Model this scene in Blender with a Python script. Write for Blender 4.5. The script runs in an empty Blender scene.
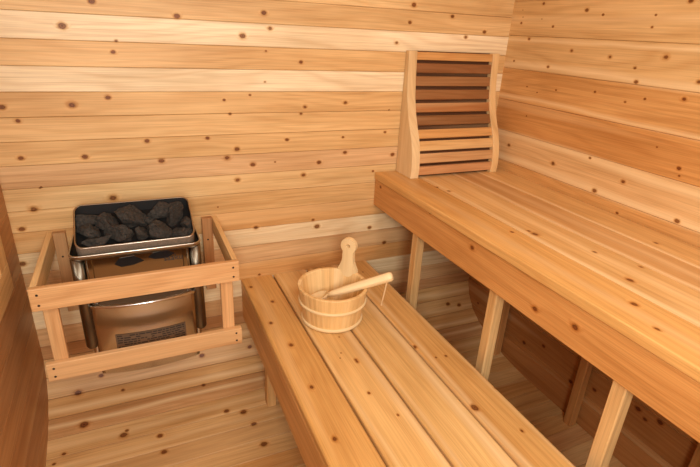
import bpy, bmesh, math, random
from mathutils import Vector, Matrix, noise as mnoise
random.seed(7)
scene = bpy.context.scene
COL = scene.collection

# ------------------------------------------------------------------ helpers
def lin(c):
    return tuple((x/255/12.92 if x/255 <= .04045 else ((x/255+.055)/1.055)**2.4) for x in c)

PALE=(242,218,174); CREAM=(237,207,156); TAN=(230,191,132); HONEY=(226,182,120)
ORANGE=(220,167,102); AMBER=(211,153,88); PINK=(216,171,120); BROWN=(194,141,91); DARK=(136,88,54)

class MB:
    """collects shapes in a bmesh with UV (metres), plank tone and plank seed"""
    def __init__(s):
        s.bm = bmesh.new()
        s.uv = s.bm.loops.layers.uv.new('UVMap')
        s.tone = s.bm.loops.layers.float_color.new('tone')
        s.seed = s.bm.faces.layers.float.new('seed')
    def face(s, vs, uvs, tone, seed, mi=0, smooth=False):
        try: f = s.bm.faces.new(vs)
        except ValueError: return None
        c = (*lin(tone), 1)
        for l, q in zip(f.loops, uvs):
            l[s.uv].uv = q; l[s.tone] = c
        f[s.seed] = seed; f.material_index = mi; f.smooth = smooth
        return f
    def bar(s, O, U, V, N, u0, u1, v0, v1, T, tone=HONEY, seed=None, r=.003, seg=1, mi=0, gap=0.):
        """a board: length along U, width along V, upper face at n=0, thickness T below; rounded long edges"""
        O, U, V, N = map(Vector, (O, U, V, N))
        if seed is None: seed = random.uniform(0, 50)
        r = min(r, (v1-v0)*.49, T*.49)
        v0 += gap; v1 -= gap
        prof = []
        def arc(cv, cn, a0):
            for k in range(seg+1):
                a = a0+math.pi/2*k/seg
                prof.append((cv+r*math.cos(a), cn+r*math.sin(a)))
        arc(v1-r, -r, 0); arc(v0+r, -r, math.pi/2); arc(v0+r, -T+r, math.pi); arc(v1-r, -T+r, 1.5*math.pi)
        vm = (v0+v1)/2; n = len(prof)
        def uvv(p):
            return p[0] + (1 if p[0] > vm else -1)*(-p[1])
        flip = U.cross(V).dot(N) < 0
        A = [s.bm.verts.new(O+U*u0+V*p[0]+N*p[1]) for p in prof]
        B = [s.bm.verts.new(O+U*u1+V*p[0]+N*p[1]) for p in prof]
        for i in range(n):
            j = (i+1) % n
            vs = [A[i], A[j], B[j], B[i]]
            q = [(u0, uvv(prof[i])), (u0, uvv(prof[j])), (u1, uvv(prof[j])), (u1, uvv(prof[i]))]
            if not flip: vs.reverse(); q.reverse()
            s.face(vs, q, tone, seed, mi)
        capt = tuple(c*.92 for c in tone)
        qa = [(u0+p[1], p[0]) for p in prof]
        if flip:
            s.face(A[::-1], qa[::-1], capt, seed, mi); s.face(B, qa, capt, seed, mi)
        else:
            s.face(A, qa, capt, seed, mi); s.face(B[::-1], qa[::-1], capt, seed, mi)
    def rings(s, rings, tone=HONEY, seed=0., mi=0, cap0=False, cap1=False, closed=True, smooth=True, tones=None, mis=None, us=None):
        """skin between successive vertex rings (lists of points)"""
        n = len(rings[0]); L = []
        for rg in rings: L.append([s.bm.verts.new(Vector(p)) for p in rg])
        acc = [0.]
        for i in range(1, len(rings)):
            acc.append(acc[-1]+(Vector(rings[i][0])-Vector(rings[i-1][0])).length)
        per = [0.]
        for k in range(n):
            per.append(per[-1]+(Vector(rings[0][(k+1) % n])-Vector(rings[0][k])).length)
        for i in range(len(rings)-1):
            for k in range(n if closed else n-1):
                j = (k+1) % n
                vs = [L[i][k], L[i][j], L[i+1][j], L[i+1][k]]
                q = [(acc[i], per[k]), (acc[i], per[k+1]), (acc[i+1], per[k+1]), (acc[i+1], per[k])]
                s.face(vs, q, tones[k] if tones else tone, seed+(k*1.7 if tones else 0), mis[i] if mis else mi, smooth)
        for flag, ring, rg, rev in ((cap0, L[0], rings[0], True), (cap1, L[-1], rings[-1], False)):
            if flag:
                q = [(p[0], p[1]) for p in rg]
                m = (mis[0] if rev else mis[-1]) if mis else mi
                s.face(ring[::-1] if rev else ring, q[::-1] if rev else q, tone, seed, m)
    def tube(s, pts, rad, n=10, tone=HONEY, seed=0., mi=0):
        pts = [Vector(p) for p in pts]
        rads = rad if isinstance(rad, (list, tuple)) else [rad]*len(pts)
        up = Vector((0, 0, 1)); rings = []
        for i, p in enumerate(pts):
            d = (pts[min(i+1, len(pts)-1)]-pts[max(i-1, 0)]).normalized()
            a = d.cross(up if abs(d.z) < .95 else Vector((1, 0, 0))).normalized(); b = d.cross(a)
            rings.append([p+a*rads[i]*math.cos(2*math.pi*k/n)+b*rads[i]*math.sin(2*math.pi*k/n) for k in range(n)])
        s.rings(rings, tone, seed, mi, True, True)
    def build(s, name, mats, parent=None, loc=None, recalc=False):
        if recalc: bmesh.ops.recalc_face_normals(s.bm, faces=s.bm.faces)
        if loc is not None: bmesh.ops.translate(s.bm, verts=s.bm.verts, vec=-Vector(loc))
        me = bpy.data.meshes.new(name); s.bm.to_mesh(me); s.bm.free()
        for m in (mats if isinstance(mats, (list, tuple)) else [mats]): me.materials.append(m)
        o = bpy.data.objects.new(name, me); COL.objects.link(o)
        if parent is not None: o.parent = parent
        elif loc is not None: o.location = loc
        return o

def thing(name, label, cat, loc, group=None):
    o = bpy.data.objects.new(name, None); COL.objects.link(o)
    o.location = loc; o.empty_display_size = .05
    o['label'] = label; o['category'] = cat
    if group: o['group'] = group
    return o
def tag(o, label, cat, group=None):
    o['label'] = label; o['category'] = cat
    if group: o['group'] = group
    return o
def struct(o):
    o['kind'] = 'structure'; return o

# ------------------------------------------------------------------ materials
class NT:
    def __init__(s, name):
        s.m = bpy.data.materials.new(name); s.m.use_nodes = True
        s.t = s.m.node_tree; s.t.nodes.clear()
        s.out = s.t.nodes.new('ShaderNodeOutputMaterial')
        s.b = s.t.nodes.new('ShaderNodeBsdfPrincipled')
        s.t.links.new(s.b.outputs[0], s.out.inputs[0])
    def n(s, typ, **kw):
        x = s.t.nodes.new(typ)
        for k, v in kw.items(): setattr(x, k, v)
        return x
    def put(s, sock, v):
        if hasattr(v, 'is_linked') or hasattr(v, 'links'): s.t.links.new(v, sock)
        else: sock.default_value = v
    def math(s, op, a, b=None, c=None, clamp=False):
        x = s.n('ShaderNodeMath', operation=op, use_clamp=clamp)
        for i, v in enumerate((a, b, c)):
            if v is not None: s.put(x.inputs[i], v)
        return x.outputs[0]
    def vec(s, op, a, b=None, c=None):
        x = s.n('ShaderNodeVectorMath', operation=op)
        for i, v in enumerate((a, b, c)):
            if v is not None: s.put(x.inputs[i], v)
        return x.outputs['Value'] if op == 'LENGTH' else x.outputs[0]
    def noise(s, v, scale=1., detail=2., rough=.5, w=None):
        x = s.n('ShaderNodeTexNoise', noise_dimensions='4D' if w is not None else '3D')
        s.put(x.inputs['Vector'], v); x.inputs['Scale'].default_value = scale
        x.inputs['Detail'].default_value = detail; x.inputs['Roughness'].default_value = rough
        if w is not None: s.put(x.inputs['W'], w)
        return x.outputs[0]
    def ramp(s, f, stops):
        x = s.n('ShaderNodeValToRGB'); s.put(x.inputs[0], f)
        e = x.color_ramp.elements
        while len(e) < len(stops): e.new(.5)
        for q, (p, c) in zip(e, stops): q.position = p; q.color = (*c, 1)
        return x.outputs[0]
    def mix(s, typ, f, a, b):
        x = s.n('ShaderNodeMix', data_type='RGBA', blend_type=typ)
        s.put(x.inputs[0], f); s.put(x.inputs[6], a); s.put(x.inputs[7], b)
        return x.outputs[2]

def wood(name, knots=(), rough=.5, grain=1., sap=.5, spec=.35, streaks=()):
    """cedar: plank tone x streaks x annual rings x fibres, with knots at given (along, across, radius, strength)"""
    w = NT(name)
    uv = w.n('ShaderNodeUVMap', uv_map='UVMap').outputs[0]
    sd = w.n('ShaderNodeAttribute', attribute_name='seed').outputs['Fac']
    tone = w.n('ShaderNodeAttribute', attribute_name='tone').outputs['Color']
    m = 0.
    for (u, v, r, k) in knots:
        sx, sy = 1/(r*.82), 1/(r*.62)
        p = w.vec('MULTIPLY_ADD', uv, (sx, sy, 0), (-u*sx, -v*sy, 0))
        d = w.vec('LENGTH', p)
        if k < .72: q = w.math('MULTIPLY_ADD', d, -.36, .86)
        else: q = w.math('MULTIPLY_ADD', d, -.46, 1.0)
        m = w.math('MAXIMUM', q, m)
    off = w.n('ShaderNodeCombineXYZ')
    w.put(off.inputs[0], w.math('MULTIPLY', sd, 3.17)); w.put(off.inputs[1], w.math('MULTIPLY', sd, 1.31)); w.put(off.inputs[2], sd)
    P = w.vec('ADD', uv, off.outputs[0])
    wide = w.noise(w.vec('MULTIPLY', P, (.9, 13., 1.)), 1., 3., .55)
    warp = w.noise(w.vec('MULTIPLY', P, (1.1, 6., 1.)), 1., 2., .5)
    fib = w.noise(w.vec('MULTIPLY', P, (5., 330., 1.)), 1., 2., .6)
    blot = w.noise(w.vec('MULTIPLY', P, (2.2, 5., 1.)), 1., 3., .6)
    sep = w.n('ShaderNodeSeparateXYZ'); w.put(sep.inputs[0], P)
    ph = w.math('ADD', w.math('MULTIPLY', sep.outputs[1], 200.), w.math('MULTIPLY', warp, 52.))
    if knots: ph = w.math('ADD', ph, w.math('MULTIPLY', m, 9.))
    ring = w.math('MULTIPLY_ADD', w.math('SINE', ph), .5, .5)
    ring = w.math('POWER', ring, 2.2)
    c = w.mix('MULTIPLY', 1., tone, w.ramp(wide, [(.28, (.80, .73, .64)), (.46, (.95, .925, .89)), (.62, (1.03, 1.035, 1.04)), (.78, (1.1, 1.12, 1.16))]))
    c = w.mix('MULTIPLY', 1., c, w.ramp(blot, [(.3, (.90, .86, .80)), (.5, (1, 1, 1)), (.7, (1.05, 1.06, 1.08))]))
    c = w.mix('MULTIPLY', w.math('MULTIPLY', ring, .30*grain), c, (.76, .60, .44, 1))
    mid = w.noise(w.vec('MULTIPLY', P, (1.8, 95., 1.)), 1., 2., .6)
    c = w.mix('MULTIPLY', .42*grain, c, w.ramp(mid, [(.25, (.78, .70, .60)), (.48, (.98, .97, .96)), (.72, (1.08, 1.1, 1.12))]))
    c = w.mix('MULTIPLY', .40*grain, c, w.ramp(fib, [(.3, (.60, .52, .43)), (.6, (1.05, 1.05, 1.05))]))
    if sap:
        sp = w.ramp(w.noise(w.vec('MULTIPLY', P, (.5, 10., 1.)), 1., 1., .4), [(.60, (0, 0, 0)), (.66, (1, 1, 1))])
        c = w.mix('MIX', w.math('MULTIPLY', sp, .45*sap), c, (*lin((240, 205, 150)), 1))
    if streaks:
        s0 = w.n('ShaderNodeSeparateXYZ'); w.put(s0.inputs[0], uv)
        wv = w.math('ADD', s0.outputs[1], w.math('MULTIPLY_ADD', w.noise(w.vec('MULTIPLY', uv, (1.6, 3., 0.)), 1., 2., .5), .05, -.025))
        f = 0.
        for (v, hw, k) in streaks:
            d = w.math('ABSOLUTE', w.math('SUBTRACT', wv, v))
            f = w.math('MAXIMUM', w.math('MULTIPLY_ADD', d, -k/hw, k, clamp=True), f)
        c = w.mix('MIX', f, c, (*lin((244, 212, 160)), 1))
    if knots:
        jag = w.noise(w.vec('MULTIPLY', P, (110., 130., 1.)), 1., 2., .6)
        mj = w.math('ADD', m, w.math('MULTIPLY_ADD', jag, .22, -.11))
        mj = w.math('MULTIPLY', mj, w.math('GREATER_THAN', m, .001))
        kc = w.ramp(mj, [(0, (1, 1, 1)), (.28, (1.0, .97, .93)), (.50, (.80, .66, .50)), (.62, (.48, .31, .18)), (.69, (.17, .09, .05)), (.78, (.36, .20, .11)), (.90, (.30, .16, .085)), (1, (.12, .06, .035))])
        c = w.mix('MULTIPLY', 1., c, kc)
    w.put(w.b.inputs['Base Color'], c)
    w.put(w.b.inputs['Roughness'], w.math('MULTIPLY_ADD', fib, .18, rough-.09))
    w.b.inputs['Specular IOR Level'].default_value = spec
    bp = w.n('ShaderNodeBump'); bp.inputs['Strength'].default_value = .12; bp.inputs['Distance'].default_value = .001
    w.put(bp.inputs['Height'], w.math('ADD', fib, w.math('MULTIPLY', ring, -.6)))
    w.put(w.b.inputs['Normal'], bp.outputs[0])
    return w.m

def plain(name, col, rough=.5, metal=0., spec=.5, bump=0., bscale=300., var=0.):
    w = NT(name)
    tc = w.n('ShaderNodeTexCoord').outputs['Object']
    if var or bump:
        nz = w.noise(tc, bscale, 3., .6)
    if var:
        c = w.ramp(nz, [(.3, tuple(x*(1-var) for x in lin(col))), (.7, tuple(min(1, x*(1+var)) for x in lin(col)))])
        w.put(w.b.inputs['Base Color'], c)
    else: w.b.inputs['Base Color'].default_value = (*lin(col), 1)
    w.b.inputs['Roughness'].default_value = rough; w.b.inputs['Metallic'].default_value = metal
    w.b.inputs['Specular IOR Level'].default_value = spec
    if bump:
        bp = w.n('ShaderNodeBump'); bp.inputs['Strength'].default_value = bump; bp.inputs['Distance'].default_value = .003
        w.put(bp.inputs['Height'], nz); w.put(w.b.inputs['Normal'], bp.outputs[0])
    return w.m
# knots: (along, across, radius, strength) in metres on each surface
KN_BACK = [(-0.067, 1.519, 0.017, 1.0), (-0.158, 1.445, 0.021, 1.0), (-0.026, 1.374, 0.013, 0.8), (-0.013, 1.408, 0.008, 0.9), (-0.06, 1.232, 0.015, 0.8), (-0.359, 1.205, 0.017, 0.9), (-0.168, 1.209, 0.021, 0.5), (0.179, 1.491, 0.017, 1.0), (0.471, 1.517, 0.017, 1.0), (0.393, 1.439, 0.019, 0.75), (0.492, 1.468, 0.015, 0.6), (0.476, 1.392, 0.008, 0.7), (0.609, 1.357, 0.013, 1.0), (0.47, 1.285, 0.006, 0.6), (0.318, 1.221, 0.01, 0.9), (0.413, 1.238, 0.008, 0.9), (0.627, 1.192, 0.013, 0.7), (-0.325, 1.162, 0.013, 0.9), (-0.339, 1.043, 0.015, 1.0), (-0.156, 1.037, 0.017, 1.0), (0.044, 1.083, 0.015, 1.0), (0.085, 1.009, 0.017, 0.8), (-0.3, 0.942, 0.006, 0.8), (-0.09, 0.884, 0.025, 0.7), (-0.334, 0.867, 0.021, 0.7), (0.337, 1.171, 0.01, 1.0), (0.611, 1.167, 0.01, 0.9), (0.798, 1.207, 0.015, 0.6), (1.0, 1.175, 0.006, 1.0), (0.251, 1.085, 0.013, 1.0), (0.357, 1.039, 0.017, 0.85), (0.554, 1.067, 0.013, 1.0), (0.794, 1.068, 0.01, 0.9), (0.989, 1.082, 0.01, 0.9), (0.318, 1.007, 0.019, 0.6), (0.416, 0.975, 0.017, 1.0), (0.505, 0.98, 0.006, 0.9), (0.691, 0.967, 0.017, 1.0), (0.806, 1.003, 0.015, 0.9), (1.035, 0.982, 0.017, 0.9), (0.354, 0.917, 0.017, 0.7), (0.624, 0.918, 0.017, 0.65), (0.944, 0.913, 0.01, 0.9), (0.273, 0.813, 0.006, 0.8), (0.421, 0.708, 0.017, 0.7), (0.67, 0.714, 0.013, 0.6), (0.689, 0.681, 0.021, 1.0), (0.947, 0.645, 0.017, 0.9), (0.43, 0.488, 0.01, 1.0), (1.074, 1.58, 0.017, 1.0), (1.262, 1.549, 0.015, 0.9), (1.063, 1.516, 0.013, 0.9), (1.436, 1.497, 0.015, 1.0), (1.01, 1.439, 0.013, 0.55), (1.342, 1.473, 0.015, 0.55), (-0.403, 0.67, 0.019, 1.0), (-0.381, 0.799, 0.017, 0.8), (-0.336, 0.864, 0.017, 0.7), (-0.304, 0.939, 0.006, 0.8), (1.03, 0.558, 0.017, 0.8), (0.392, 0.434, 0.013, 0.5)]
KN_RIGHT = [(1.761, 1.59, 0.004, 0.8), (1.753, 1.563, 0.004, 0.8), (1.757, 1.54, 0.009, 0.9), (1.575, 1.529, 0.009, 1.0), (1.427, 1.587, 0.013, 0.9), (1.648, 1.613, 0.011, 0.8), (1.694, 1.479, 0.012, 0.7), (1.457, 1.446, 0.011, 0.75), (1.762, 1.387, 0.008, 0.9), (1.559, 1.379, 0.011, 0.85), (1.642, 1.556, 0.004, 0.8), (1.655, 1.291, 0.006, 0.9), (1.591, 1.274, 0.006, 0.8), (1.493, 1.296, 0.007, 1.0), (1.309, 1.312, 0.009, 0.7), (1.352, 1.571, 0.009, 0.9), (1.151, 1.57, 0.007, 0.9), (1.153, 1.534, 0.007, 0.9), (1.282, 1.435, 0.011, 0.7), (1.078, 1.448, 0.015, 0.75), (1.175, 1.407, 0.009, 0.4), (1.157, 1.364, 0.013, 0.8), (0.982, 1.332, 0.013, 0.6), (1.109, 1.315, 0.008, 0.8), (1.178, 1.295, 0.007, 0.7), (1.051, 1.608, 0.013, 0.8), (0.954, 1.386, 0.013, 0.6), (1.626, 1.171, 0.006, 0.9), (1.7, 1.027, 0.015, 0.6), (1.428, 1.012, 0.017, 0.45), (1.261, 1.076, 0.009, 0.8), (1.207, 0.964, 0.016, 0.8), (0.931, 1.125, 0.012, 0.9), (0.923, 1.103, 0.007, 0.6), (1.021, 1.173, 0.005, 0.9), (1.104, 1.03, 0.015, 0.55), (0.885, 0.963, 0.015, 0.8), (1.093, 0.915, 0.009, 0.8), (1.368, 0.163, 0.017, 0.95), (1.259, 0.218, 0.015, 0.9), (1.087, 0.156, 0.015, 0.9), (0.978, 0.2, 0.015, 1.0), (0.802, 0.256, 0.019, 1.0), (0.768, 0.237, 0.013, 0.9), (0.72, 0.267, 0.019, 1.0), (1.718, 0.177, 0.011, 0.9)]
KN_UTOP = [(0.865, 1.468, 0.01, 0.6), (0.761, 1.258, 0.008, 0.45), (0.878, 1.212, 0.01, 0.4), (0.715, 1.155, 0.015, 0.5), (0.624, 1.051, 0.014, 0.45), (0.531, 1.003, 0.01, 0.7), (1.559, 1.104, 0.01, 0.6), (1.5, 1.123, 0.012, 0.7), (1.079, 1.075, 0.01, 0.5), (1.043, 1.136, 0.017, 0.6), (1.069, 1.136, 0.01, 0.7)]
KN_FASC = [(1.119, 0.852, 0.014, 0.6), (0.823, 0.796, 0.014, 0.5), (0.691, 0.821, 0.015, 0.7), (1.766, 0.856, 0.01, 0.5), (0.488, 0.894, 0.01, 0.35), (1.374, 0.878, 0.007, 0.4)]
KN_LOW = [(1.601, 0.427, 0.014, 0.5), (1.741, 0.374, 0.014, 0.35), (1.458, 0.382, 0.014, 0.5), (1.307, 0.411, 0.016, 0.5), (1.085, 0.406, 0.014, 0.7), (0.875, 0.396, 0.014, 0.8), (1.148, 0.586, 0.011, 0.8), (1.001, 0.558, 0.009, 0.9), (1.294, 0.583, 0.005, 0.8), (1.184, 0.541, 0.005, 0.6), (1.208, 0.554, 0.005, 0.6), (1.157, 0.586, 0.011, 0.4), (1.071, 0.882, 0.009, 0.8), (1.076, 0.845, 0.007, 0.5), (0.836, 0.822, 0.02, 0.85), (0.883, 0.939, 0.011, 0.8), (0.715, 0.891, 0.009, 0.8), (1.153, 0.808, 0.014, 0.8), (1.715, 0.874, 0.007, 0.7), (0.891, 0.596, 0.007, 0.3)]
KN_FLOOR = [(-0.31, 0.151, 0.016, 1.0), (-0.225, 0.104, 0.011, 0.9), (-0.153, 0.178, 0.009, 0.6), (-0.293, 0.28, 0.02, 0.95), (-0.161, 0.363, 0.016, 0.9), (-0.149, 0.348, 0.009, 0.8), (-0.037, 0.406, 0.014, 0.9), (-0.029, 0.479, 0.014, 0.8), (-0.356, 0.378, 0.009, 0.9), (-0.385, 0.408, 0.008, 0.9), (0.15, 0.232, 0.009, 0.9), (0.218, 0.373, 0.013, 0.85), (0.281, 0.397, 0.016, 1.0), (0.307, 0.464, 0.013, 0.95), (0.322, 0.566, 0.017, 0.85), (0.367, 0.113, 0.012, 1.0), (0.162, 0.107, 0.013, 1.0), (1.426, 0.105, 0.014, 1.0), (1.492, 0.122, 0.014, 1.0), (1.31, 0.468, 0.009, 1.0), (1.527, 0.377, 0.008, 0.8)]
M_BACK = wood('cedar_back_wall', [(a, b_, r_*.74, k_) for a, b_, r_, k_ in KN_BACK], .5)
M_RIGHT = wood('cedar_right_wall', [(a, b_, r_*.76, k_*.95) for a, b_, r_, k_ in KN_RIGHT], .5, streaks=[(1.372, .022, .75), (1.232, .014, .6), (1.478, .012, .7), (1.070, .022, .7), (.968, .022, .8), (1.56, .02, .3)])
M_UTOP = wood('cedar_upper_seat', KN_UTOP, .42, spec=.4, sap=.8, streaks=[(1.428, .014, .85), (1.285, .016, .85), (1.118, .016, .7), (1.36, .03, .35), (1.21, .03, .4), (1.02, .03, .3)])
M_FASC = wood('cedar_upper_apron', KN_FASC, .45, grain=1.1)
M_LOW = wood('cedar_lower_seat', [(a, b_, r_*.85, k_*.88) for a, b_, r_, k_ in KN_LOW], .42, spec=.4, streaks=[(.622, .022, .5), (.78, .028, .6), (.66, .012, .4), (.825, .014, .5), (.505, .012, .35), (.93, .012, .3)])  # pale streaks partly paint in the glow along the board edges
M_FLOOR = wood('cedar_floor', KN_FLOOR, .5, streaks=[(.205, .018, .6), (.262, .014, .6), (.04, .02, .5), (.345, .02, .35), (.43, .016, .3), (.13, .012, .3)])
M_CED = wood('cedar_plain', (), .5)
M_CLEAR = wood('clear_aspen', (), .5, grain=.45, sap=0)
M_BUCK = wood('bucket_pine', [(.085, .30, .004, .9), (.05, .27, .003, .9)], .5, grain=.5, sap=0)
M_STEEL = NT('polished_steel')
_t = M_STEEL.n('ShaderNodeTexCoord').outputs['Object']
_n = M_STEEL.noise(M_STEEL.vec('MULTIPLY', _t, (6., 6., 500.)), 1., 2.)
M_STEEL.b.inputs['Metallic'].default_value = 1.; M_STEEL.b.inputs['Base Color'].default_value = (.66, .65, .62, 1)
M_STEEL.put(M_STEEL.b.inputs['Roughness'], M_STEEL.math('MULTIPLY_ADD', _n, .08, .16))
M_STEEL = M_STEEL.m
M_COL = plain('satin_steel', (122, 112, 96), .34, 1.)
M_DULL = plain('dull_steel', (128, 104, 78), .6, .4)
M_STEEL2 = plain('tinted_steel', (142, 132, 118), .16, 1.)
M_RIM = plain('brushed_steel_rim', (186, 176, 160), .3, 1.)
M_GALV = plain('grey_mottled_steel', (130, 115, 98), .6, 0., bump=.15, bscale=260., var=.3)
M_BLACK = plain('black_steel', (20, 19, 18), .7, 0., .2)
M_STONE = plain('dark_olivine', (54, 49, 43), .85, 0., .3, bump=.9, bscale=120., var=.5)
M_SCREW = plain('dark_screw', (48, 34, 26), .5, .3)
M_INK = plain('printed_ink', (52, 44, 38), .6)
M_PLATE = plain('engraved_label', (128, 108, 86), .4, .6)
M_MARK = plain('dark_mark', (26, 26, 28), .35, .4)
M_CORD = plain('cotton_cord', (226, 190, 140), .9, bump=.3, bscale=900.)
M_GLASS = NT('window_glass'); M_GLASS.b.inputs['Transmission Weight'].default_value = 1.; M_GLASS.b.inputs['Roughness'].default_value = .02
M_GLASS.b.inputs['Base Color'].default_value = (.95, .97, .96, 1); M_GLASS = M_GLASS.m


XL, XR, YB, YF, ZC = -.41, 1.572, 1.8215, -.75, 2.10
X, Y, Z = Vector((1, 0, 0)), Vector((0, 1, 0)), Vector((0, 0, 1))

# ------------------------------------------------------------------ the room
# back wall: horizontal staves, upper faces towards -Y
mb = MB()
PALE_ = (248, 228, 188)
tones = {0: CREAM, 1: TAN, 2: TAN, 3: PALE_, 4: HONEY, 5: PALE_, 6: HONEY, 7: HONEY, 8: HONEY, 9: PINK, 10: TAN, 11: HONEY, 12: ORANGE, 13: PALE, 14: PINK, 15: AMBER, 16: PALE, 17: PINK, 18: BROWN}
w_st = .0776
k = 0; ztop = 1.405+w_st*9
while True:
    z1 = ztop-w_st*k; z0 = max(z1-w_st, .26)
    if z1 <= .2601: break
    idx = k-5
    mb.bar((0, YB, 0), X, Z, -Y, XL-.02, XR+.02, z0, z1, .03, tuple(p_*.84+q_*.16 for p_, q_ in zip(tones.get(idx, TAN), (252, 232, 186))), 3.3*k+.7, .0016, 1, gap=.0005)
    k += 1
mb.bar((0, YB+.008, 0), X, Z, -Y, XL-.02, XR+.02, .255, ZC+.03, .015, BROWN, .1, .001)
struct(mb.build('wall_back', M_BACK))

# floor: the staves of the rounded lower corner run on into the flat floor
prof = [(1.8215, .26), (1.80, .19), (1.752, .125), (1.69, .082), (1.617, .052), (1.542, .032), (1.465, .018), (1.388, .008), (1.31, .002), (1.23, 0)]
yy = 1.23
while yy > YF: yy -= .0776; prof.append((yy, 0))
ftones = [TAN, TAN, HONEY, PINK, TAN, TAN, HONEY, TAN, ORANGE, HONEY, TAN, HONEY, PINK, TAN, TAN, HONEY]
mb = MB(); s = 0.
for i, ((y0, z0), (y1, z1)) in enumerate(zip(prof, prof[1:])):
    d = Vector((0, y1-y0, z1-z0)); L = d.length; d.normalize(); n = X.cross(d); n = -n if n.z < 0 or (abs(n.z) < .3 and n.y > 0) else n
    O = Vector((0, y0, z0))-d*s
    mb.bar(O, X, d, n, XL-.02, XR+.02, s, s+L, .025, tuple(p_*.72+q_*.28 for p_, q_ in zip(ftones[i % len(ftones)], (188, 130, 72))), 2.7*i+.31, .0016, 1, gap=.0005)
    mb.bar(O-n*.008, X, d, n, XL-.02, XR+.02, s-.002, s+L+.002, .012, BROWN, .1, .0005)
    s += L
struct(mb.build('floor', M_FLOOR))

# right wall: wide boards along Y, faces towards -X
mb = MB()
rt = [TAN, TAN, HONEY, TAN, TAN, TAN, ORANGE, AMBER, (234, 193, 137), ORANGE, (190, 132, 76), (186, 130, 76), (180, 122, 68), (188, 130, 74), (178, 120, 66), (184, 126, 70), (184, 126, 70), (184, 126, 70)]  # lower boards toned darker to paint in the shade under the bench
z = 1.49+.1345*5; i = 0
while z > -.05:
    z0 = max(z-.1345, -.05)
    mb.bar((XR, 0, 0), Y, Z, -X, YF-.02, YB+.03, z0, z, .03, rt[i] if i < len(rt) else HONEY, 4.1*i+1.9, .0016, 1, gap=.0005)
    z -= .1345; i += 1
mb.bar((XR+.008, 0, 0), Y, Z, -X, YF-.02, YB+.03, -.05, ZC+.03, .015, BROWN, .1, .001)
struct(mb.build('wall_right', M_RIGHT))
mb = MB(); mb.bar((XR-.004, 0, 0), Y, Z, -X, YF, YB-.18, .0, .12, .004, (182, 124, 70), 9.1, .002)
struct(mb.build('baseboard_right', M_CED))

# left wall with a framed window, faces towards +X
wy0, wy1, wz0, wz1 = .75, 1.50, .785, 1.55
mb = MB(); z = ZC+.02; i = 0
while z > -.05:
    z0 = max(z-.105, -.05)
    segs = [(YF-.02, YB+.03)]
    if z > wz0 and z0 < wz1: segs = [(YF-.02, wy0), (wy1, YB+.03)]
    for a, b in segs:
        mb.bar((XL, 0, 0), Y, Z, X, a, b, z0, z, .03, [(184, 136, 88), (198, 148, 96), (190, 138, 86), (178, 130, 84), (194, 144, 94)][i % 5], 5.3*i+2.2+a, .0016, 1, gap=.0005)
    z -= .105; i += 1
for a, b, c, d in ((YF-.02, wy0, -.05, ZC+.02), (wy1, YB+.03, -.05, ZC+.02), (wy0, wy1, -.05, wz0-.03), (wy0, wy1, wz1+.03, ZC+.02)):
    mb.bar((XL-.008, 0, 0), Y, Z, X, a, b, c, d, .015, BROWN, .1, .001)
struct(mb.build('wall_left', M_CED))
mb = MB()
fx = XL+.022
mb.bar((fx, 0, 0), Y, Z, X, wy0-.09, wy1+.09, wz0-.09, wz0, .022, TAN, 1.1)
mb.bar((fx, 0, 0), Y, Z, X, wy0-.09, wy1+.09, wz1, wz1+.09, .022, TAN, 2.1)
mb.bar((fx, 0, 0), Z, Y, X, wz0, wz1, wy0-.09, wy0, .022, TAN, 3.1)
mb.bar((fx, 0, 0), Z, Y, X, wz0, wz1, wy1, wy1+.09, .022, TAN, 4.1)
win = struct(mb.build('window_1', M_CED))
mb = MB(); mb.bar((XL-.015, 0, 0), Y, Z, X, wy0-.01, wy1+.01, wz0-.01, wz1+.01, .006, PALE, 0, .0005)
mb.build('window_pane', M_GLASS, win)

# ceiling and the wall behind the photographer
mb = MB(); y = YF-.03; i = 0
while y < YB+.03:
    mb.bar((0, 0, ZC), X, Y, -Z, XL-.03, XR+.03, y, y+.0776, .03, [TAN, CREAM, HONEY][i % 3], 1.9*i, .0016, 1, gap=.0005); y += .0776; i += 1
mb.bar((0, 0, ZC+.008), X, Y, -Z, XL-.03, XR+.03, YF-.03, YB+.03, .015, BROWN, .1, .001)
struct(mb.build('ceiling', M_CED))
mb = MB(); z = -.05; i = 0
while z < ZC+.02:
    mb.bar((0, YF, 0), X, Z, Y, XL-.03, XR+.03, z, z+.0776, .03, [TAN, HONEY, CREAM][i % 3], 2.3*i+5, .0016, 1, gap=.0005); z += .0776; i += 1
mb.bar((0, YF-.008, 0), X, Z, Y, XL-.03, XR+.03, -.05, ZC+.02, .015, BROWN, .1, .001)
struct(mb.build('wall_front', M_CED))

# ------------------------------------------------------------------ upper bench
def box(mb, x0, x1, y0, y1, z0, z1, along, tone, seed, r=.003, seg=1):
    if along == 'x': mb.bar((0, 0, z1), X, Y, Z, x0, x1, y0, y1, z1-z0, tone, seed, r, seg)
    elif along == 'y': mb.bar((0, 0, z1), Y, X, Z, y0, y1, x0, x1, z1-z0, tone, seed, r, seg)
    else: mb.bar((0, y0, 0), Z, X, -Y, z0, z1, x0, x1, y1-y0, tone, seed, r, seg)

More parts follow.
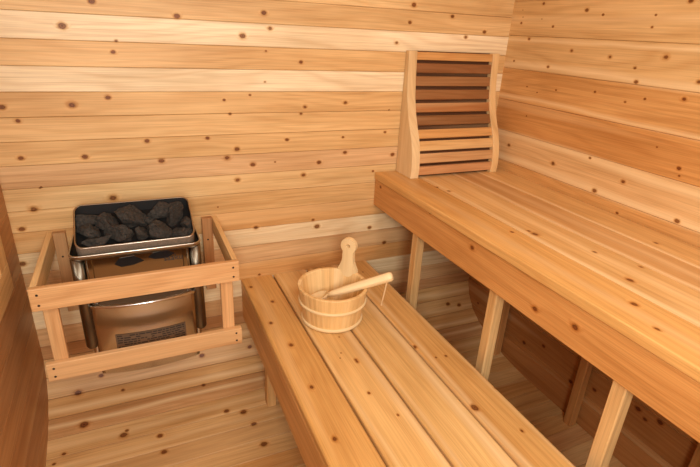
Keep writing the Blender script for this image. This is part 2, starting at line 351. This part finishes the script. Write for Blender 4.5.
YE = -.55      # near end of both benches
loc = (1.26, .8, 0)
ub = thing('upper_bench', 'wide upper cedar bench along the right wall, backrest standing on its far end', 'bench', loc)
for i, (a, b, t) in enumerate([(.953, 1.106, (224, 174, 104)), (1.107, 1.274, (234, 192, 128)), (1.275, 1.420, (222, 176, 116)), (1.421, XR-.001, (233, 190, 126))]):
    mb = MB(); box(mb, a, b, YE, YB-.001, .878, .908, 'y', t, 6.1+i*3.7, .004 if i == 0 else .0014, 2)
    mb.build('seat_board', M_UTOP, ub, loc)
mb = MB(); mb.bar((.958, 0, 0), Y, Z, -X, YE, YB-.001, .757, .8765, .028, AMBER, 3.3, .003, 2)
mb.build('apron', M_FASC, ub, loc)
mb = MB(); mb.bar((XR-.031, 0, 0), Y, Z, -X, YE, YB-.001, .79, .877, .03, HONEY, 3.9, .003)
mb.build('ledger', M_CED, ub, loc)
for yy in (1.50, 1.02, .56, .08, -.4):
    mb = MB(); box(mb, .987, 1.024, yy-.019, yy+.019, 0 if yy < 1.3 else .018, .876, 'z', TAN, yy*7, .003)
    mb.build('leg', M_CED, ub, loc)
    mb = MB(); box(mb, XR-.05, XR-.013, yy-.018, yy+.018, 0.001 if yy < 1.3 else .018, .789, 'z', (196, 140, 82), yy*9, .003)
    mb.build('leg', M_CED, ub, loc)
    mb = MB(); box(mb, 1.025, XR-.051, yy-.018, yy+.018, .80, .876, 'x', HONEY, yy*5, .003)
    mb.build('cross_brace', M_CED, ub, loc)

# ------------------------------------------------------------------ lower bench
loc = (.65, .8, 0)
lb = thing('lower_bench', 'low slatted cedar bench in the middle, carrying the wooden bucket', 'bench', loc)
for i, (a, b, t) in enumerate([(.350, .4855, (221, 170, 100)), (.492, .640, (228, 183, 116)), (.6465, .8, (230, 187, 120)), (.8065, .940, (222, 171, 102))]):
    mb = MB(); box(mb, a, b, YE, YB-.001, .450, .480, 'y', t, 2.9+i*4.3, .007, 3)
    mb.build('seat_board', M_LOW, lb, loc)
mb = MB(); mb.bar((.351, 0, 0), Y, Z, -X, YE, YB-.001, .295, .4495, .026, ORANGE, 8.3, .003, 2)
mb.build('apron', M_CED, lb, loc)
mb = MB(); mb.bar((.939, 0, 0), Y, Z, X, YE, YB-.001, .36, .4495, .026, HONEY, 8.9, .003, 2)
mb.build('apron', M_CED, lb, loc)
for yy in (1.79, .982, .1, -.5):
    mb = MB(); box(mb, .378, .912, yy-.032, yy+.03, .40, .4495, 'x', HONEY, yy*5+1, .003)
    mb.build('cross_batten', M_CED, lb, loc)
for yy in (1.52, .55, -.4):
    for xx in (.3785, .874):
        mb = MB(); box(mb, xx, xx+.038, yy, yy+.04, .032 if yy > 1.4 else 0, .449, 'z', HONEY, yy*3+xx, .003)
        mb.build('leg', M_CED, lb, loc)

# ------------------------------------------------------------------ heater guard
loc = (-.027, 1.6, .46)
gd = thing('heater_guard', 'open cedar safety rail of slim bars boxing in the stainless heater', 'guard rail', loc)
gt = (224, 176, 122)
def rail(name, *a, screws=(), **kw):
    mb = MB(); box(mb, *a, **kw); o = mb.build(name, M_CED, gd, loc)
    for (sx, sy, sz, ax) in screws:
        m2 = MB(); d = Vector((0, -1, 0)) if ax == 'y' else Vector((0, 0, 1)); p = Vector((sx, sy, sz))
        m2.tube([p-d*.004, p+d*.0006], .0036, 10, DARK); m2.build('screw', M_SCREW, o, loc)
    return o
fy = 1.394
for o in (rail('front_rail', -.312, .263, fy, fy+.019, .709, .780, along='x', tone=gt, seed=31., r=.003, seg=2,
     screws=[(-.294, fy, .760, 'y'), (-.294, fy, .727, 'y'), (.245, fy, .760, 'y'), (.245, fy, .727, 'y')]),
     rail('front_rail', -.312, .263, fy, fy+.019, .466, .527, along='x', tone=gt, seed=35.5, r=.003, seg=2,
     screws=[(-.294, fy, .510, 'y'), (-.294, fy, .481, 'y'), (.245, fy, .510, 'y'), (.245, fy, .481, 'y')])): pass
for sx in (-.312, .245):
    rail('side_rail', sx, sx+.018, fy+.0195, YB-.002, .712, .780, along='y', tone=TAN, seed=sx*9+5, r=.003, seg=2)
for sx in (-.293, .205):
    rail('post', sx, sx+.039, fy+.0195, fy+.038, .467, .709, along='z', tone=gt, seed=sx*7+9, r=.002)
for sx, px in ((-.2935, -.275), (.2055, .224)):
    rail('post', sx, sx+.039, YB-.023, YB-.002, .467, .780, along='z', tone=BROWN, seed=sx*5+3, r=.002, screws=[(px, YB-.023, .69, 'y')])

# ------------------------------------------------------------------ heater
loc = (-.027, 1.6, .365)
ht = thing('sauna_heater', 'stainless steel wall heater full of dark stones behind the cedar guard', 'heater', loc)
XC = -.027
def rrect(cx, cy, hx, hy, r, zf, seg=6):
    out = []
    for (qx, qy, a0) in ((hx-r, hy-r, 0), (-hx+r, hy-r, 90), (-hx+r, -hy+r, 180), (hx-r, -hy+r, 270)):
        for k in range(seg+1):
            a = math.radians(a0+90*k/seg); x = cx+qx+r*math.cos(a); y = cy+qy+r*math.sin(a)
            out.append((x, y, zf(x, y) if callable(zf) else zf))
    return out
# inner carcass
mb = MB(); mb.rings([rrect(XC, 1.63, .176, .085, .01, z) for z in (.42, .79)], cap0=True, cap1=True, smooth=False)
mb.build('carcass', M_STEEL, ht, loc)
mb = MB(); box(mb, XC-.15, XC+.15, 1.716, YB-.001, .5, .74, 'x', BROWN, 0, .004)
mb.build('wall_bracket', M_BLACK, ht, loc)
# side columns of the outer shell
for sx in (-1, 1):
    cx = XC+sx*.173
    mb = MB(); mb.rings([rrect(cx, 1.615, hx_, .100, r_, z) for z, hx_, r_ in ((.474, .014, .012), (.480, .019, .017), (.66, .019, .017), (.796, .019, .017))], cap0=True, cap1=True)
    mb.build('side_column', M_COL, ht, loc)
# lower front panel, bowed outwards, lip rolled over at its upper edge
mb = MB()
def bow(d, z, ins=0.):
    out = []
    for k in range(25):
        t = -1+2*k/24
        out.append((XC+t*(.158-ins), 1.512-d*(1-t*t)+ins, z))
    out += [(XC+.158-ins, 1.545, z), (XC-.158+ins, 1.545, z)]
    return out
mb.rings([bow(.020, .366, .004), bow(.023, .372), bow(.024, .585), bow(.027, .622), bow(.0275, .631, -.001), bow(.027, .6335, .0015), bow(.026, .634, .006)], cap0=True)
mb.rings([bow(.026, .6341, .006), bow(.002, .6342, .02)], mi=1, cap1=True, smooth=False)
mb.build('front_panel', [M_STEEL, M_DULL], ht, loc)
# upper front panel with two thin dark plates and the maker's lettering
mb = MB(); mb.bar((0, 1.527, 0), X, Z, -Y, XC-.152, XC+.152, .6345, .796, .02, BROWN, 0, .002, 1)
mb.bar((0, 1.519, 0), Z, X, -Y, .6345, .796, XC-.148, XC-.132, .014, BROWN, 0, .002, 1)
mb.bar((0, 1.519, 0), Z, X, -Y, .6345, .796, XC+.132, XC+.148, .014, BROWN, 0, .002, 1)
up = mb.build('upper_panel', M_STEEL2, ht, loc)
for pts in ([(-.100, .762), (-.082, .782), (-.040, .784), (-.012, .762), (-.045, .752), (-.080, .750)],
            [(.000, .772), (.016, .786), (.058, .790), (.082, .775), (.055, .762), (.020, .763)]):
    mb = MB()
    mb.rings([[(x, 1.5275, z) for x, z in pts], [(x, 1.5262, z) for x, z in pts]], cap0=True, cap1=True, smooth=False)
    mb.build('panel_mark', M_MARK, up, loc, recalc=True)
def lettering(body, size, x, y, z, mat, parent, pl):
    cu = bpy.data.curves.new('lettering', 'FONT'); cu.body = body; cu.size = size; cu.extrude = .0003; cu.align_x = 'CENTER'
    ob = bpy.data.objects.new('tmp', cu); COL.objects.link(ob)
    bpy.context.view_layer.update()
    dg = bpy.context.evaluated_depsgraph_get()
    me = bpy.data.meshes.new_from_object(ob.evaluated_get(dg)); bpy.data.objects.remove(ob); bpy.data.curves.remove(cu)
    me.name = 'lettering'
    me.transform(Matrix.Translation(Vector((x, y, z))-Vector(pl)) @ Matrix.Rotation(math.pi/2, 4, 'X'))
    me.materials.clear(); me.materials.append(mat)
    o = bpy.data.objects.new('lettering', me); COL.objects.link(o); o.parent = parent
    return o
lettering('saaku', .027, .076, 1.5262, .752, M_INK, up, loc)
# engraved warning plate on the lower panel: block of small illegible lines
mb = MB()
def pan(x): t = (x-XC)/.158; return 1.512-.0238*(1-t*t)
xs = [-.128+.220*k/16 for k in range(17)]
for zz0, zz1, e, mi in [(.450, .523, .0008, 0)]:
    mb.rings([[(x, pan(x)-e, zz0) for x in xs], [(x, pan(x)-e, zz1) for x in xs]], closed=False, mi=0)
plate = mb.build('warning_label', M_PLATE, ht, loc, recalc=True)
mb = MB(); rg = random.Random(5)
for r_ in range(8):
    zt = .518-r_*.0085; x = -.123
    while x < .085:
        ww = rg.uniform(.006, .02); x2 = min(x+ww, .087)
        if rg.random() < .93:
            q = [x+(x2-x)*k/3 for k in range(4)]
            mb.rings([[(a, pan(a)-.0012, zt-.0045) for a in q], [(a, pan(a)-.0012, zt) for a in q]], closed=False)
        x = x2+.0028
mb.build('printed_text', M_INK, plate, loc, recalc=True)
# tray and stone basin
mb = MB()
mb.rings([rrect(XC, 1.598, .180, .092, .022, .797), rrect(XC, 1.598, .189, .099, .026, .806), rrect(XC, 1.598, .192, .101, .028, .811), rrect(XC, 1.598, .192, .101, .028, .815),
          rrect(XC, 1.598, .190, .099, .027, .8165), rrect(XC, 1.598, .187, .096, .025, .815), rrect(XC, 1.598, .185, .094, .023, .803)], cap0=True, cap1=True, mis=[0, 0, 0, 0, 0, 1])
mb.build('tray', [M_RIM, M_BLACK], ht, loc)
BY0, BY1 = 1.504, 1.650
cyb, hyb = (BY0+BY1)/2, (BY1-BY0)/2
def slope(o): return lambda x, y: .838+.60*(y-BY0)+o
mb = MB(); hx = .1725
mb.rings([rrect(-.024, cyb, hx-.002, hyb-.002, .022, .804), rrect(-.024, cyb, hx, hyb, .024, slope(-.004)), rrect(-.024, cyb, hx+.0015, hyb+.0015, .025, slope(-.001)),
          rrect(-.024, cyb, hx, hyb, .024, slope(.001)), rrect(-.024, cyb, hx-.003, hyb-.003, .022, slope(0)), rrect(-.024, cyb, hx-.005, hyb-.005, .020, slope(-.03))],
         cap0=True, cap1=True, mis=[0, 1, 1, 1, 2])
mb.build('stone_basin', [M_GALV, M_RIM, M_BLACK], ht, loc)

# ------------------------------------------------------------------ stones
STN = [
 ((-.166, 1.618, .884), (.040, .018, .017), 10, 'flat dark sauna stone in the back left corner of the heater basin'),
 ((-.160, 1.572, .866), (.034, .022, .024), -15, 'wedge shaped sauna stone against the left side of the basin'),
 ((-.108, 1.588, .876), (.031, .025, .028), 20, 'squarish pitted sauna stone second from left in the back of the basin'),
 ((-.138, 1.535, .846), (.050, .017, .016), 8, 'long flat sauna stone lying along the left front rim of the basin'),
 ((-.067, 1.545, .850), (.042, .026, .026), -20, 'low broad sauna stone at the front rim just left of the basin middle'),
 ((-.036, 1.606, .886), (.046, .030, .042), 12, 'tall peaked pale dusted sauna stone in the middle, rising highest of all'),
 ((-.010, 1.540, .846), (.024, .018, .022), 40, 'small sauna stone at the front rim below the tall peaked one'),
 ((.036, 1.552, .858), (.040, .028, .036), -35, 'large angular sauna stone at the front rim right of the basin middle'),
 ((.054, 1.622, .892), (.040, .020, .022), 5, 'broad ridged sauna stone along the back rim right of the peaked one'),
 ((.100, 1.598, .878), (.026, .024, .038), 25, 'upright tooth shaped sauna stone leaning near the back right corner'),
 ((.101, 1.535, .844), (.036, .018, .018), -8, 'flat sauna stone lying along the right front rim of the basin'),
 ((.128, 1.562, .860), (.017, .020, .022), 0, 'small sauna stone wedged against the right side of the basin'),
 ((.012, 1.602, .866), (.018, .014, .020), 60, 'small shaded sauna stone tucked between the peaked and angular ones'),
]
for i, (c, sz, rot, lab) in enumerate(STN):
    rg = random.Random(100+i)
    bm = bmesh.new(); bmesh.ops.create_icosphere(bm, subdivisions=4, radius=1.)
    pl = []
    for k in range(9):
        n = Vector((rg.gauss(0, 1), rg.gauss(0, 1), rg.gauss(0, 1))).normalized(); pl.append((n, rg.uniform(.42, .72)))
    for v in bm.verts:
        p = v.co.copy()
        for n, d in pl:
            e = p.dot(n)-d
            if e > 0: p -= n*e
        q = p*2.3+Vector((i*7., 0, 0)); v.co = p*(1.12+.16*mnoise.noise(q)+.09*mnoise.noise(q*2.7)+.05*mnoise.noise(q*6.))
    mt = Matrix.Rotation(math.radians(rot), 4, 'Z')
    for v in bm.verts:
        v.co = mt @ Vector((v.co.x*sz[0]*1.24, v.co.y*sz[1]*1.24, v.co.z*sz[2]*1.24))
    me = bpy.data.meshes.new('sauna_stone'); bm.to_mesh(me); bm.free(); me.materials.append(M_STONE)
    o = bpy.data.objects.new('sauna_stone', me); COL.objects.link(o); o.location = c
    tag(o, lab, 'stone', 'stones in the heater basin')

# ------------------------------------------------------------------ backrest
loc = (1.29, 1.75, .908)
br = thing('backrest', 'curved cedar backrest with horizontal slats leaning in the corner on the upper bench', 'backrest', loc)
FR = [(.9085, 1.688), (.95, 1.685), (1.0, 1.690), (1.04, 1.699), (1.08, 1.714), (1.12, 1.734), (1.17, 1.756), (1.235, 1.775), (1.30, 1.784), (1.36, 1.789), (1.412, 1.792)]
def fry(z):
    for (a, b), (c, d) in zip(FR, FR[1:]):
        if z <= c: return b+(d-b)*(z-a)/(c-a)
    return FR[-1][1]
for a, b, t in ((1.056, 1.095, CREAM), (1.480, 1.514, TAN)):
    mb = MB()
    L = [(y, z) for z, y in FR]
    sd = a*3
    n = len(FR)
    def prof_ring(x, ins): return [(x, y+ins, z) for z, y in FR] + [(x, YB-.002-ins*.3, z) for z, y in FR[::-1]]
    rr_ = [prof_ring(a, .002), prof_ring(a+.002, 0), prof_ring(b-.002, 0), prof_ring(b, .002)]
    # side faces as quads, grain vertical
    Lv = [[mb.bm.verts.new(Vector(p)) for p in r_] for r_ in rr_]
    N_ = 2*n
    for q in range(3):
        for k in range(N_):
            j = (k+1) % N_
            ps = [rr_[q][k], rr_[q][j], rr_[q+1][j], rr_[q+1][k]]
            mb.face([Lv[q][k], Lv[q][j], Lv[q+1][j], Lv[q+1][k]], [(p[2], p[0]+p[1]) for p in ps], t, sd)
    for q in (0, 3):
        for k in range(n-1):
            idx = [k, k+1, N_-2-k, N_-1-k]
            mb.face([Lv[q][m_] for m_ in idx], [(rr_[q][m_][2], rr_[q][m_][0]+rr_[q][m_][1]) for m_ in idx], t, sd)
    mb.build('side_panel', M_CLEAR, br, loc, recalc=True)
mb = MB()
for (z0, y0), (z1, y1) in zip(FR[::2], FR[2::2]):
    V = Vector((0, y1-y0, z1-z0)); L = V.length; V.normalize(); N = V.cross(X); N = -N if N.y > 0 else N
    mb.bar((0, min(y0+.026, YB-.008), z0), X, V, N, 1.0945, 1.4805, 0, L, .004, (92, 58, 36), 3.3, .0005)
mb.build('gap_shade_board', M_CED, br, loc)  # dark board added behind the slats so their gaps read as shade
SL = [(1.378, 1.409, ORANGE), (1.328, 1.366, (150, 102, 62)), (1.276, 1.315, (164, 118, 74)), (1.222, 1.262, (158, 110, 66)), (1.172, 1.209, (178, 122, 72)), (1.122, 1.160, (146, 102, 62)),  # darker upper slats mix heartwood brown with painted-in shade
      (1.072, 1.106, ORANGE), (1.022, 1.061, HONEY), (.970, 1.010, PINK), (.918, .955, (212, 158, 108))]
for i, (z0, z1, t) in enumerate(SL):
    ya, yb = fry(z0)+.007, fry(z1)+.007
    V = Vector((0, yb-ya, z1-z0)); L = V.length; V.normalize(); N = V.cross(X); N = -N if N.y > 0 else N
    mb = MB(); mb.bar((0, ya, z0), X, V, N, 1.0945, 1.4805, 0, L, .016, t, 7.7*i+2, .002)
    mb.build('slat', M_CED, br, loc)

# ------------------------------------------------------------------ bucket
BX, BYc, BZ = .607, 1.424, .4805
loc = (BX, BYc, BZ)
bk = thing('bucket', 'round pale wooden sauna bucket with upright pierced handle on the lower bench', 'bucket', loc)
NS = 18; SUB = 4; H = .142
def brad(z): return .1070+(.1300-.1070)*(z/H)
def circ(r, z, groove=0.):
    out = []
    for k in range(NS*SUB):
        a = 2*math.pi*k/(NS*SUB)+.1
        rr = r-(groove if k % SUB == 0 else 0)
        out.append((BX+rr*math.cos(a), BYc+rr*math.sin(a), BZ+z))
    return out
rg = random.Random(3)
bt = []
for k in range(NS):
    c = rg.choice([(246, 212, 152), (242, 204, 142), (248, 216, 160), (238, 198, 134)]); bt += [c]*SUB
mb = MB()
mb.rings([circ(brad(0)-.012, 0), circ(brad(0)-.001, 0, .0008), circ(brad(.002), .002, .0012), circ(brad(H-.003), H-.003, .0012), circ(brad(H)-.002, H, .0008), circ(brad(H)-.011, H, 0), circ(brad(H)-.014, H-.003, 0),
          circ(brad(.018)-.014, .018, 0)], tones=bt, cap1=True, cap0=True, smooth=False, tone=(246, 216, 162))
mb.build('bucket_body', M_BUCK, bk, loc)
for zz, rr_ in ((.009, .0066), (.083, .0058)):
    mb = MB(); R0 = brad(zz)+.002; rings = []
    for k in range(64):
        a = 2*math.pi*k/64
        rings.append([(BX+(R0+rr_*.8*math.cos(b))*math.cos(a), BYc+(R0+rr_*.8*math.cos(b))*math.sin(a), BZ+zz+rr_*math.sin(b)) for b in [2*math.pi*q/8 for q in range(8)]])
    rings.append(rings[0]); mb.rings(rings, tone=(250, 224, 172), seed=4.); mb.build('hoop', M_CLEAR, bk, loc, recalc=True)
# handle: one stave grown upward, pierced round head
az = math.radians(40); rad = Vector((math.cos(az), math.sin(az), 0)); tan_ = Vector((-math.sin(az), math.cos(az), 0))
# turned to face the room a little
hc = Vector((BX, BYc, 0))+rad*.1215
def outline():
    half = [(.039, .09), (.039, .142), (.037, .152), (.030, .167), (.0245, .182), (.0225, .196), (.0225, .207)]
    pts = [(w_, z_) for w_, z_ in half]
    cz, R_ = .247, .0315
    a0 = math.asin((.0215-.0)/R_)
    arcs = []
    st = -math.pi/2+.75
    for k in range(17):
        a = st+(2*math.pi-1.5)*k/16
        arcs.append((R_*math.cos(a), cz+R_*math.sin(a)))
    return pts+arcs+[(-w_, z_) for w_, z_ in half[::-1]], cz
ol, cz = outline()
T2 = .009
mb = MB()
HN = 16; hr = .0085
def P3(u, z, t): return hc+tan_*(-u)+rad*t+Vector((0, 0, BZ+z))
fr = [mb.bm.verts.new(P3(u, z, -T2)) for u, z in ol]; bk_ = [mb.bm.verts.new(P3(u, z, T2)) for u, z in ol]
hl = [(hr*math.cos(2*math.pi*k/HN), cz+hr*math.sin(2*math.pi*k/HN)) for k in range(HN)]
hf = [mb.bm.verts.new(P3(u, z, -T2)) for u, z in hl]; hb = [mb.bm.verts.new(P3(u, z, T2)) for u, z in hl]
hcol = (248, 220, 166)
def side(vs, pts):
    n = len(vs[0])
    for k in range(n):
        j = (k+1) % n
        mb.face([vs[0][k], vs[0][j], vs[1][j], vs[1][k]], [(pts[k][1], pts[k][0]), (pts[j][1], pts[j][0]), (pts[j][1], pts[j][0]+.018), (pts[k][1], pts[k][0]+.018)], hcol, 2.2)
side((fr, bk_), ol); side((hf, hb), hl)
for outer, inner in ((fr, hf), (bk_, hb)):
    es = []
    for loop in (outer, inner):
        for k in range(len(loop)):
            e = mb.bm.edges.get((loop[k], loop[(k+1) % len(loop)])); es.append(e)
    g = bmesh.ops.triangle_fill(mb.bm, use_beauty=True, edges=es)
    for f in g['geom']:
        if isinstance(f, bmesh.types.BMFace):
            f[mb.seed] = 2.2
            for l in f.loops:
                q = l.vert.co-hc; l[mb.uv].uv = (q.z, q.dot(tan_)); l[mb.tone] = (*lin(hcol), 1)
mb.build('handle', M_CLEAR, bk, loc, recalc=True)

# ------------------------------------------------------------------ ladle
B = Vector((.583, 1.440, .566)); E = Vector((.783, 1.302, .6845))
loc = tuple(B)
ld = thing('ladle', 'pale wooden ladle lying across the bucket rim with a cord loop', 'ladle', loc)
dv = (E-B).normalized()
mb = MB()
ps = [B+dv*t for t in (.005, .03, .08, .14, .20, .236, .250, .256)]
ps = [p for p in ps if (p-B).length < (E-B).length-.012]
Le = (E-B).length
ps = [B+dv*t for t in (.008, .04, .09, .14, Le-.03, Le-.010, Le-.002, Le)]
mb.tube(ps, [.0095, .0125, .0155, .0165, .0178, .0178, .0135, .005], 14, (248, 220, 168), 6.)
mb.build('handle', M_CLEAR, ld, loc, recalc=True)
# carved oval bowl
side_v = dv.cross(Z).normalized(); upv = side_v.cross(dv).normalized()
mb = MB(); rings = []
bc = B-dv*.033
for (rr, h) in ((.004, -.020), (.020, -.018), (.031, -.009), (.036, .004), (.036, .007), (.033, .007), (.028, -.004), (.016, -.012), (.003, -.0135)):
    rings.append([bc+dv*(rr*1.35*math.cos(a))+side_v*(rr*1.12*math.sin(a))+upv*h for a in [2*math.pi*k/24 for k in range(24)]])
mb.rings(rings, (248, 222, 172), 3., cap0=True, cap1=True); mb.build('bowl', M_CLEAR, ld, loc, recalc=True)
c0 = E-dv*.016
mb = MB()
loop = []
for k in range(25):
    a = 2*math.pi*k/24
    loop.append(c0+Vector((-.012*(1-math.cos(a)), -.004*(1-math.cos(a)), -.058*(1-math.cos(a))))+Vector((.7, .7, 0))*(.0065*math.sin(a))+Vector((0, 0, .013)))
mb.tube(loop, .0014, 6, PALE)
e_ = loop[12]
mb.tube([e_+Vector((0, 0, .004)), e_, e_-Vector((0, 0, .004))], [.002, .0036, .002], 8, PALE)
mb.build('cord', M_CORD, ld, loc)

# ------------------------------------------------------------------ camera and light
R = ((0.9138218206092141, -0.40307732418420117, 0.04958175982118451), (-0.1160344108183094, -0.3761405328838843, -0.9192683585481854), (0.3891859397312666, 0.8342942947487606, -0.39049626639080565))
cam = bpy.data.cameras.new('camera'); co = bpy.data.objects.new('camera', cam); COL.objects.link(co)
cam.sensor_width = 36; cam.lens = 36*481.29/700; cam.clip_start = .02
rx, dn, fw = map(Vector, R)
mw = Matrix((( rx.x, -dn.x, -fw.x, 0), (rx.y, -dn.y, -fw.y, 0), (rx.z, -dn.z, -fw.z, 1.48), (0, 0, 0, 1)))
co.matrix_world = mw
scene.camera = co

def area(name, loc, target, sx, sy, power, col):
    l = bpy.data.lights.new(name, 'AREA'); l.shape = 'RECTANGLE'; l.size = sx; l.size_y = sy; l.energy = power; l.color = col
    o = bpy.data.objects.new(name, l); COL.objects.link(o); o.location = loc
    o.rotation_euler = (Vector(target)-Vector(loc)).to_track_quat('-Z', 'Y').to_euler()
    return o
area('overhead_fill', (.62, .25, 2.06), (.6, 1.0, .3), .5, .5, 8, (.975, 1, .985))  # unseen fill lamp added overhead, placed so the benches shade the floor below
area('front_fill', (-.06, -.64, 1.58), (.7, 1.8, .8), .5, .6, 20, (.975, 1, .985))  # unseen main fill lamp added behind the camera, no door there
wd = bpy.data.worlds.new('world'); scene.world = wd; wd.use_nodes = True
wd.node_tree.nodes['Background'].inputs[0].default_value = (.9, .95, 1, 1)
wd.node_tree.nodes['Background'].inputs[1].default_value = .25

vs = scene.view_settings
scene.display_settings.display_device = 'sRGB'
vs.view_transform = 'Standard'; vs.look = 'None'; vs.gamma = 1; vs.use_curve_mapping = False
vs.exposure = .66
